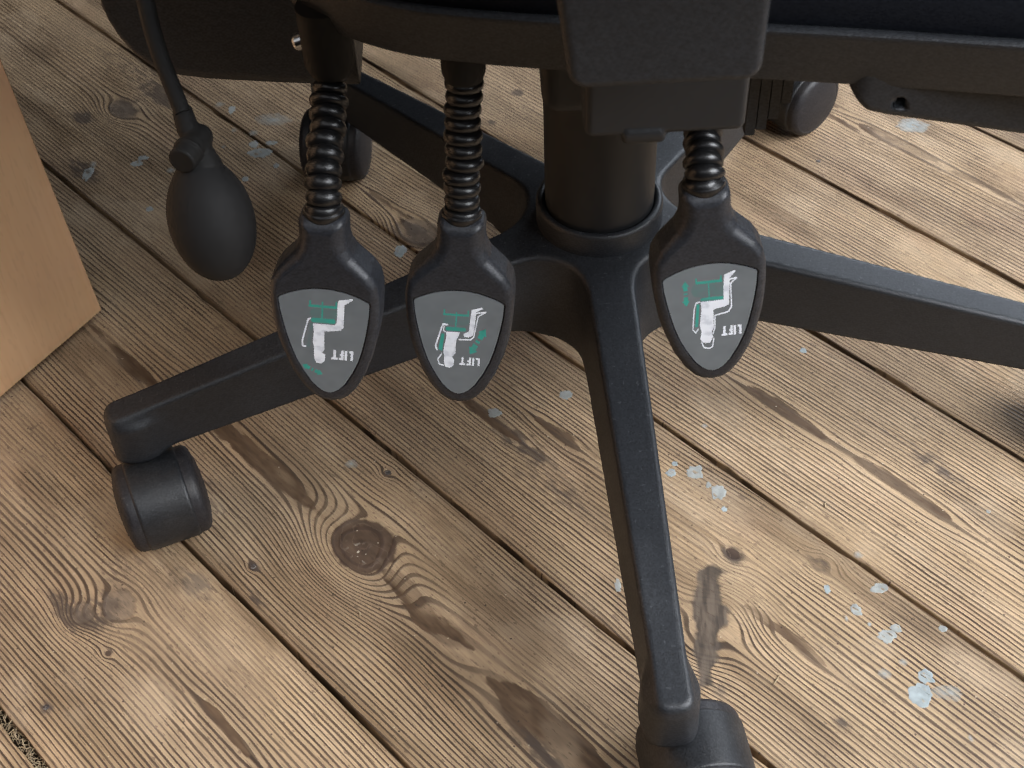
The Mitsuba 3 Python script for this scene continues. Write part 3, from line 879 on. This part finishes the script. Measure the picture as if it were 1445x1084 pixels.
for i, (lv, art) in enumerate(zip(LEVERS, ART)):
    A_, B_, C_ = (np.array(lv[k]) for k in 'ABC')
    Y = (A_ - B_) / np.linalg.norm(A_ - B_)
    yw = math.radians(lv['yaw'])
    Z = np.array([math.sin(yw), -math.cos(yw), 0]); Z -= Y * (Z @ Y); Z /= np.linalg.norm(Z)
    X = np.cross(Y, Z)
    sc = np.linalg.norm(A_ - B_) / L_
    m = T(frame_of(A_, X * sc, Y * sc, Z * sc))
    key = CH + '__lever' + ('' if i == 0 else f'_{i:03d}')
    labels[key] = {'label': ['lever with a sideways arrow on its plate', 'lever with a slanting green arrow on its plate', 'lever with an upright green arrow on its plate'][i]}
    put_n(key + '__knob', *kn_mesh, 'm_knob', to_world=m)
    put(key + '__label_plate', plate, 'm_plate', to_world=m)
    for q, (part, bs, lift) in enumerate((('haze', 'm_haze_print', .00003), ('chair_symbol', 'm_green_print', .00007), ('arrow', 'm_green_print', .00008), ('seated_figure', 'm_white_print', .00012), ('lettering', 'm_letter', .0001))):
        g = art['map'](art[part]).intersection(label_poly.buffer(-.0006))
        ms = extrude(g.simplify(.00003), .0002)
        ms.apply_translation([0, 0, ZF - .0002 - .0001 + lift])
        put(key + '__' + {'haze': 'green_tint'}.get(part, part), ms, bs, to_world=m)
    # bellows: stacked rounded rings along a slightly bent line
    rg = np.random.default_rng(20 + i)
    n_r = [11, 11, 8][i]
    mid = (A_ + C_) / 2 + np.array([[-.0006, 0, 0], [0, 0, 0], [0, 0, 0]][i])
    base = A_ - Y * .002
    cl = catmull([base, base + Y * .004, mid, C_], 14 * n_r + 1)
    t = np.linspace(0, n_r, len(cl))
    rad = .0060 + .0021 * np.sqrt(np.abs(np.sin(PI * t)))
    off = np.zeros_like(cl)
    for kk in range(n_r):
        s_ = (t >= kk) & (t < kk + 1)
        off[s_] = rg.normal(size=3) * .00035 * np.array([1, .5, .3]); rad[s_] *= 1 + rg.normal() * .03
    off = ndimage.gaussian_filter1d(off, 1.5, axis=0, mode='nearest')
    put(key + '__bellows', tube(cl, rad, 36, off=off), 'm_bellows', smooth=70)
    cf = trimesh.creation.revolve(np.array([[0, -.003], [.0082, -.003], [.0090, -.001], [.0088, .0006], [.0070, .0022], [0, .0022]]), sections=40)
    put(key + '__cuff', cf, 'm_bellows', smooth=40, to_world=T(frame_of(A_ + Y * .0005, X, -Z, Y)))

# lever sockets under the seat rim, the left one with a bright pin
for i, (C_, hh, rr) in enumerate((((-.1302, -.1494, .3520), .030, .0108), ((-.0731, -.1700, .3580), .022, .0092))):
    cf = trimesh.creation.revolve(np.array([[0, -.002], [rr * .82, -.002], [rr, .003], [rr, hh], [0, hh]]), sections=36)
    cf.apply_translation(C_)
    put(CH + '__lever_socket' + ('' if i == 0 else '_001'), cf, 'm_socket', smooth=40)
pin = trimesh.creation.revolve(np.array([[0, -.004], [.0030, -.004], [.0036, -.003], [.0036, .003], [.003, .004], [0, .004]]), sections=24)
put(CH + '__steel_pin', pin, 'm_metal', smooth=30, to_world=T().translate([-.1412, -.1420, .3610]).rotate([0, 1, 0], 75))

# ---- lumbar pump: hose, valve, bulb
PB = CH + '__pump_bulb'
hose = catmull([(-.2160, -.098, .400), (-.2078, -.1251, .3739), (-.2042, -.1387, .3615), (-.1990, -.1512, .3501), (-.1943, -.1615, .3408)], 40)
put(PB + '__hose', tube(hose, .0040 - .0004 * np.linspace(0, 1, 40), 24), 'm_hose', smooth=60)
top, bot = np.array([-.1905, -.1735, .3250]), np.array([-.1845, -.1960, .2755])


def bulb_sdf(p):
    ax = (bot - top); L = np.linalg.norm(ax); ax = ax / L
    t = (p - top) @ ax
    rad = np.linalg.norm(p - top - t[:, None] * ax, axis=1)
    q = np.clip(t / L, 0, 1)
    r_ = .0188 * np.sqrt(np.maximum(1 - (2 * q ** 1.0 - 1) ** 2, 0)) 
    d_ = np.where((t > 0) & (t < L), (rad - r_) * .75, np.hypot(rad, np.maximum(np.maximum(-t, t - L), 0)))
    return smin(d_, capsule(p, top - ax * .004, top + ax * .010, .0068, .0085), .006)


bv, bf, bn = sdf_mesh(bulb_sdf, (-.212, -.235, .258), (-.158, -.158, .345), .0012)
put_n(PB + '__bulb', bv, bf, bn, 'm_bulb')


def valve_sdf(p):
    d_ = capsule(p, (-.1948, -.1595, .3395), (-.1930, -.1648, .3350), .0044, .0048)
    d_ = smin(d_, capsule(p, (-.1925, -.1660, .3342), (-.1905, -.1690, .3318), .0036, .0050), .0015)
    d_ = smin(d_, capsule(p, (-.1886, -.1655, .3310), (-.1900, -.1712, .3310), .0056, .0056), .0015)
    d_ = smin(d_, capsule(p, (-.1892, -.1705, .3290), (-.1880, -.1745, .3225), .0058, .0085), .002)
    d_ = np.minimum(d_, cyl(p, (-.1903, -.1715, .3318), (-.1940, -.1840, .3322), .0060, .0012))
    return np.minimum(d_, cyl(p, (-.1915, -.1755, .3320), (-.1921, -.1775, .3320), .0066, .0006))


put_sdf(PB + '__valve', valve_sdf, (-.21, -.195, .312), (-.175, -.150, .352), .0008, 'm_hose')
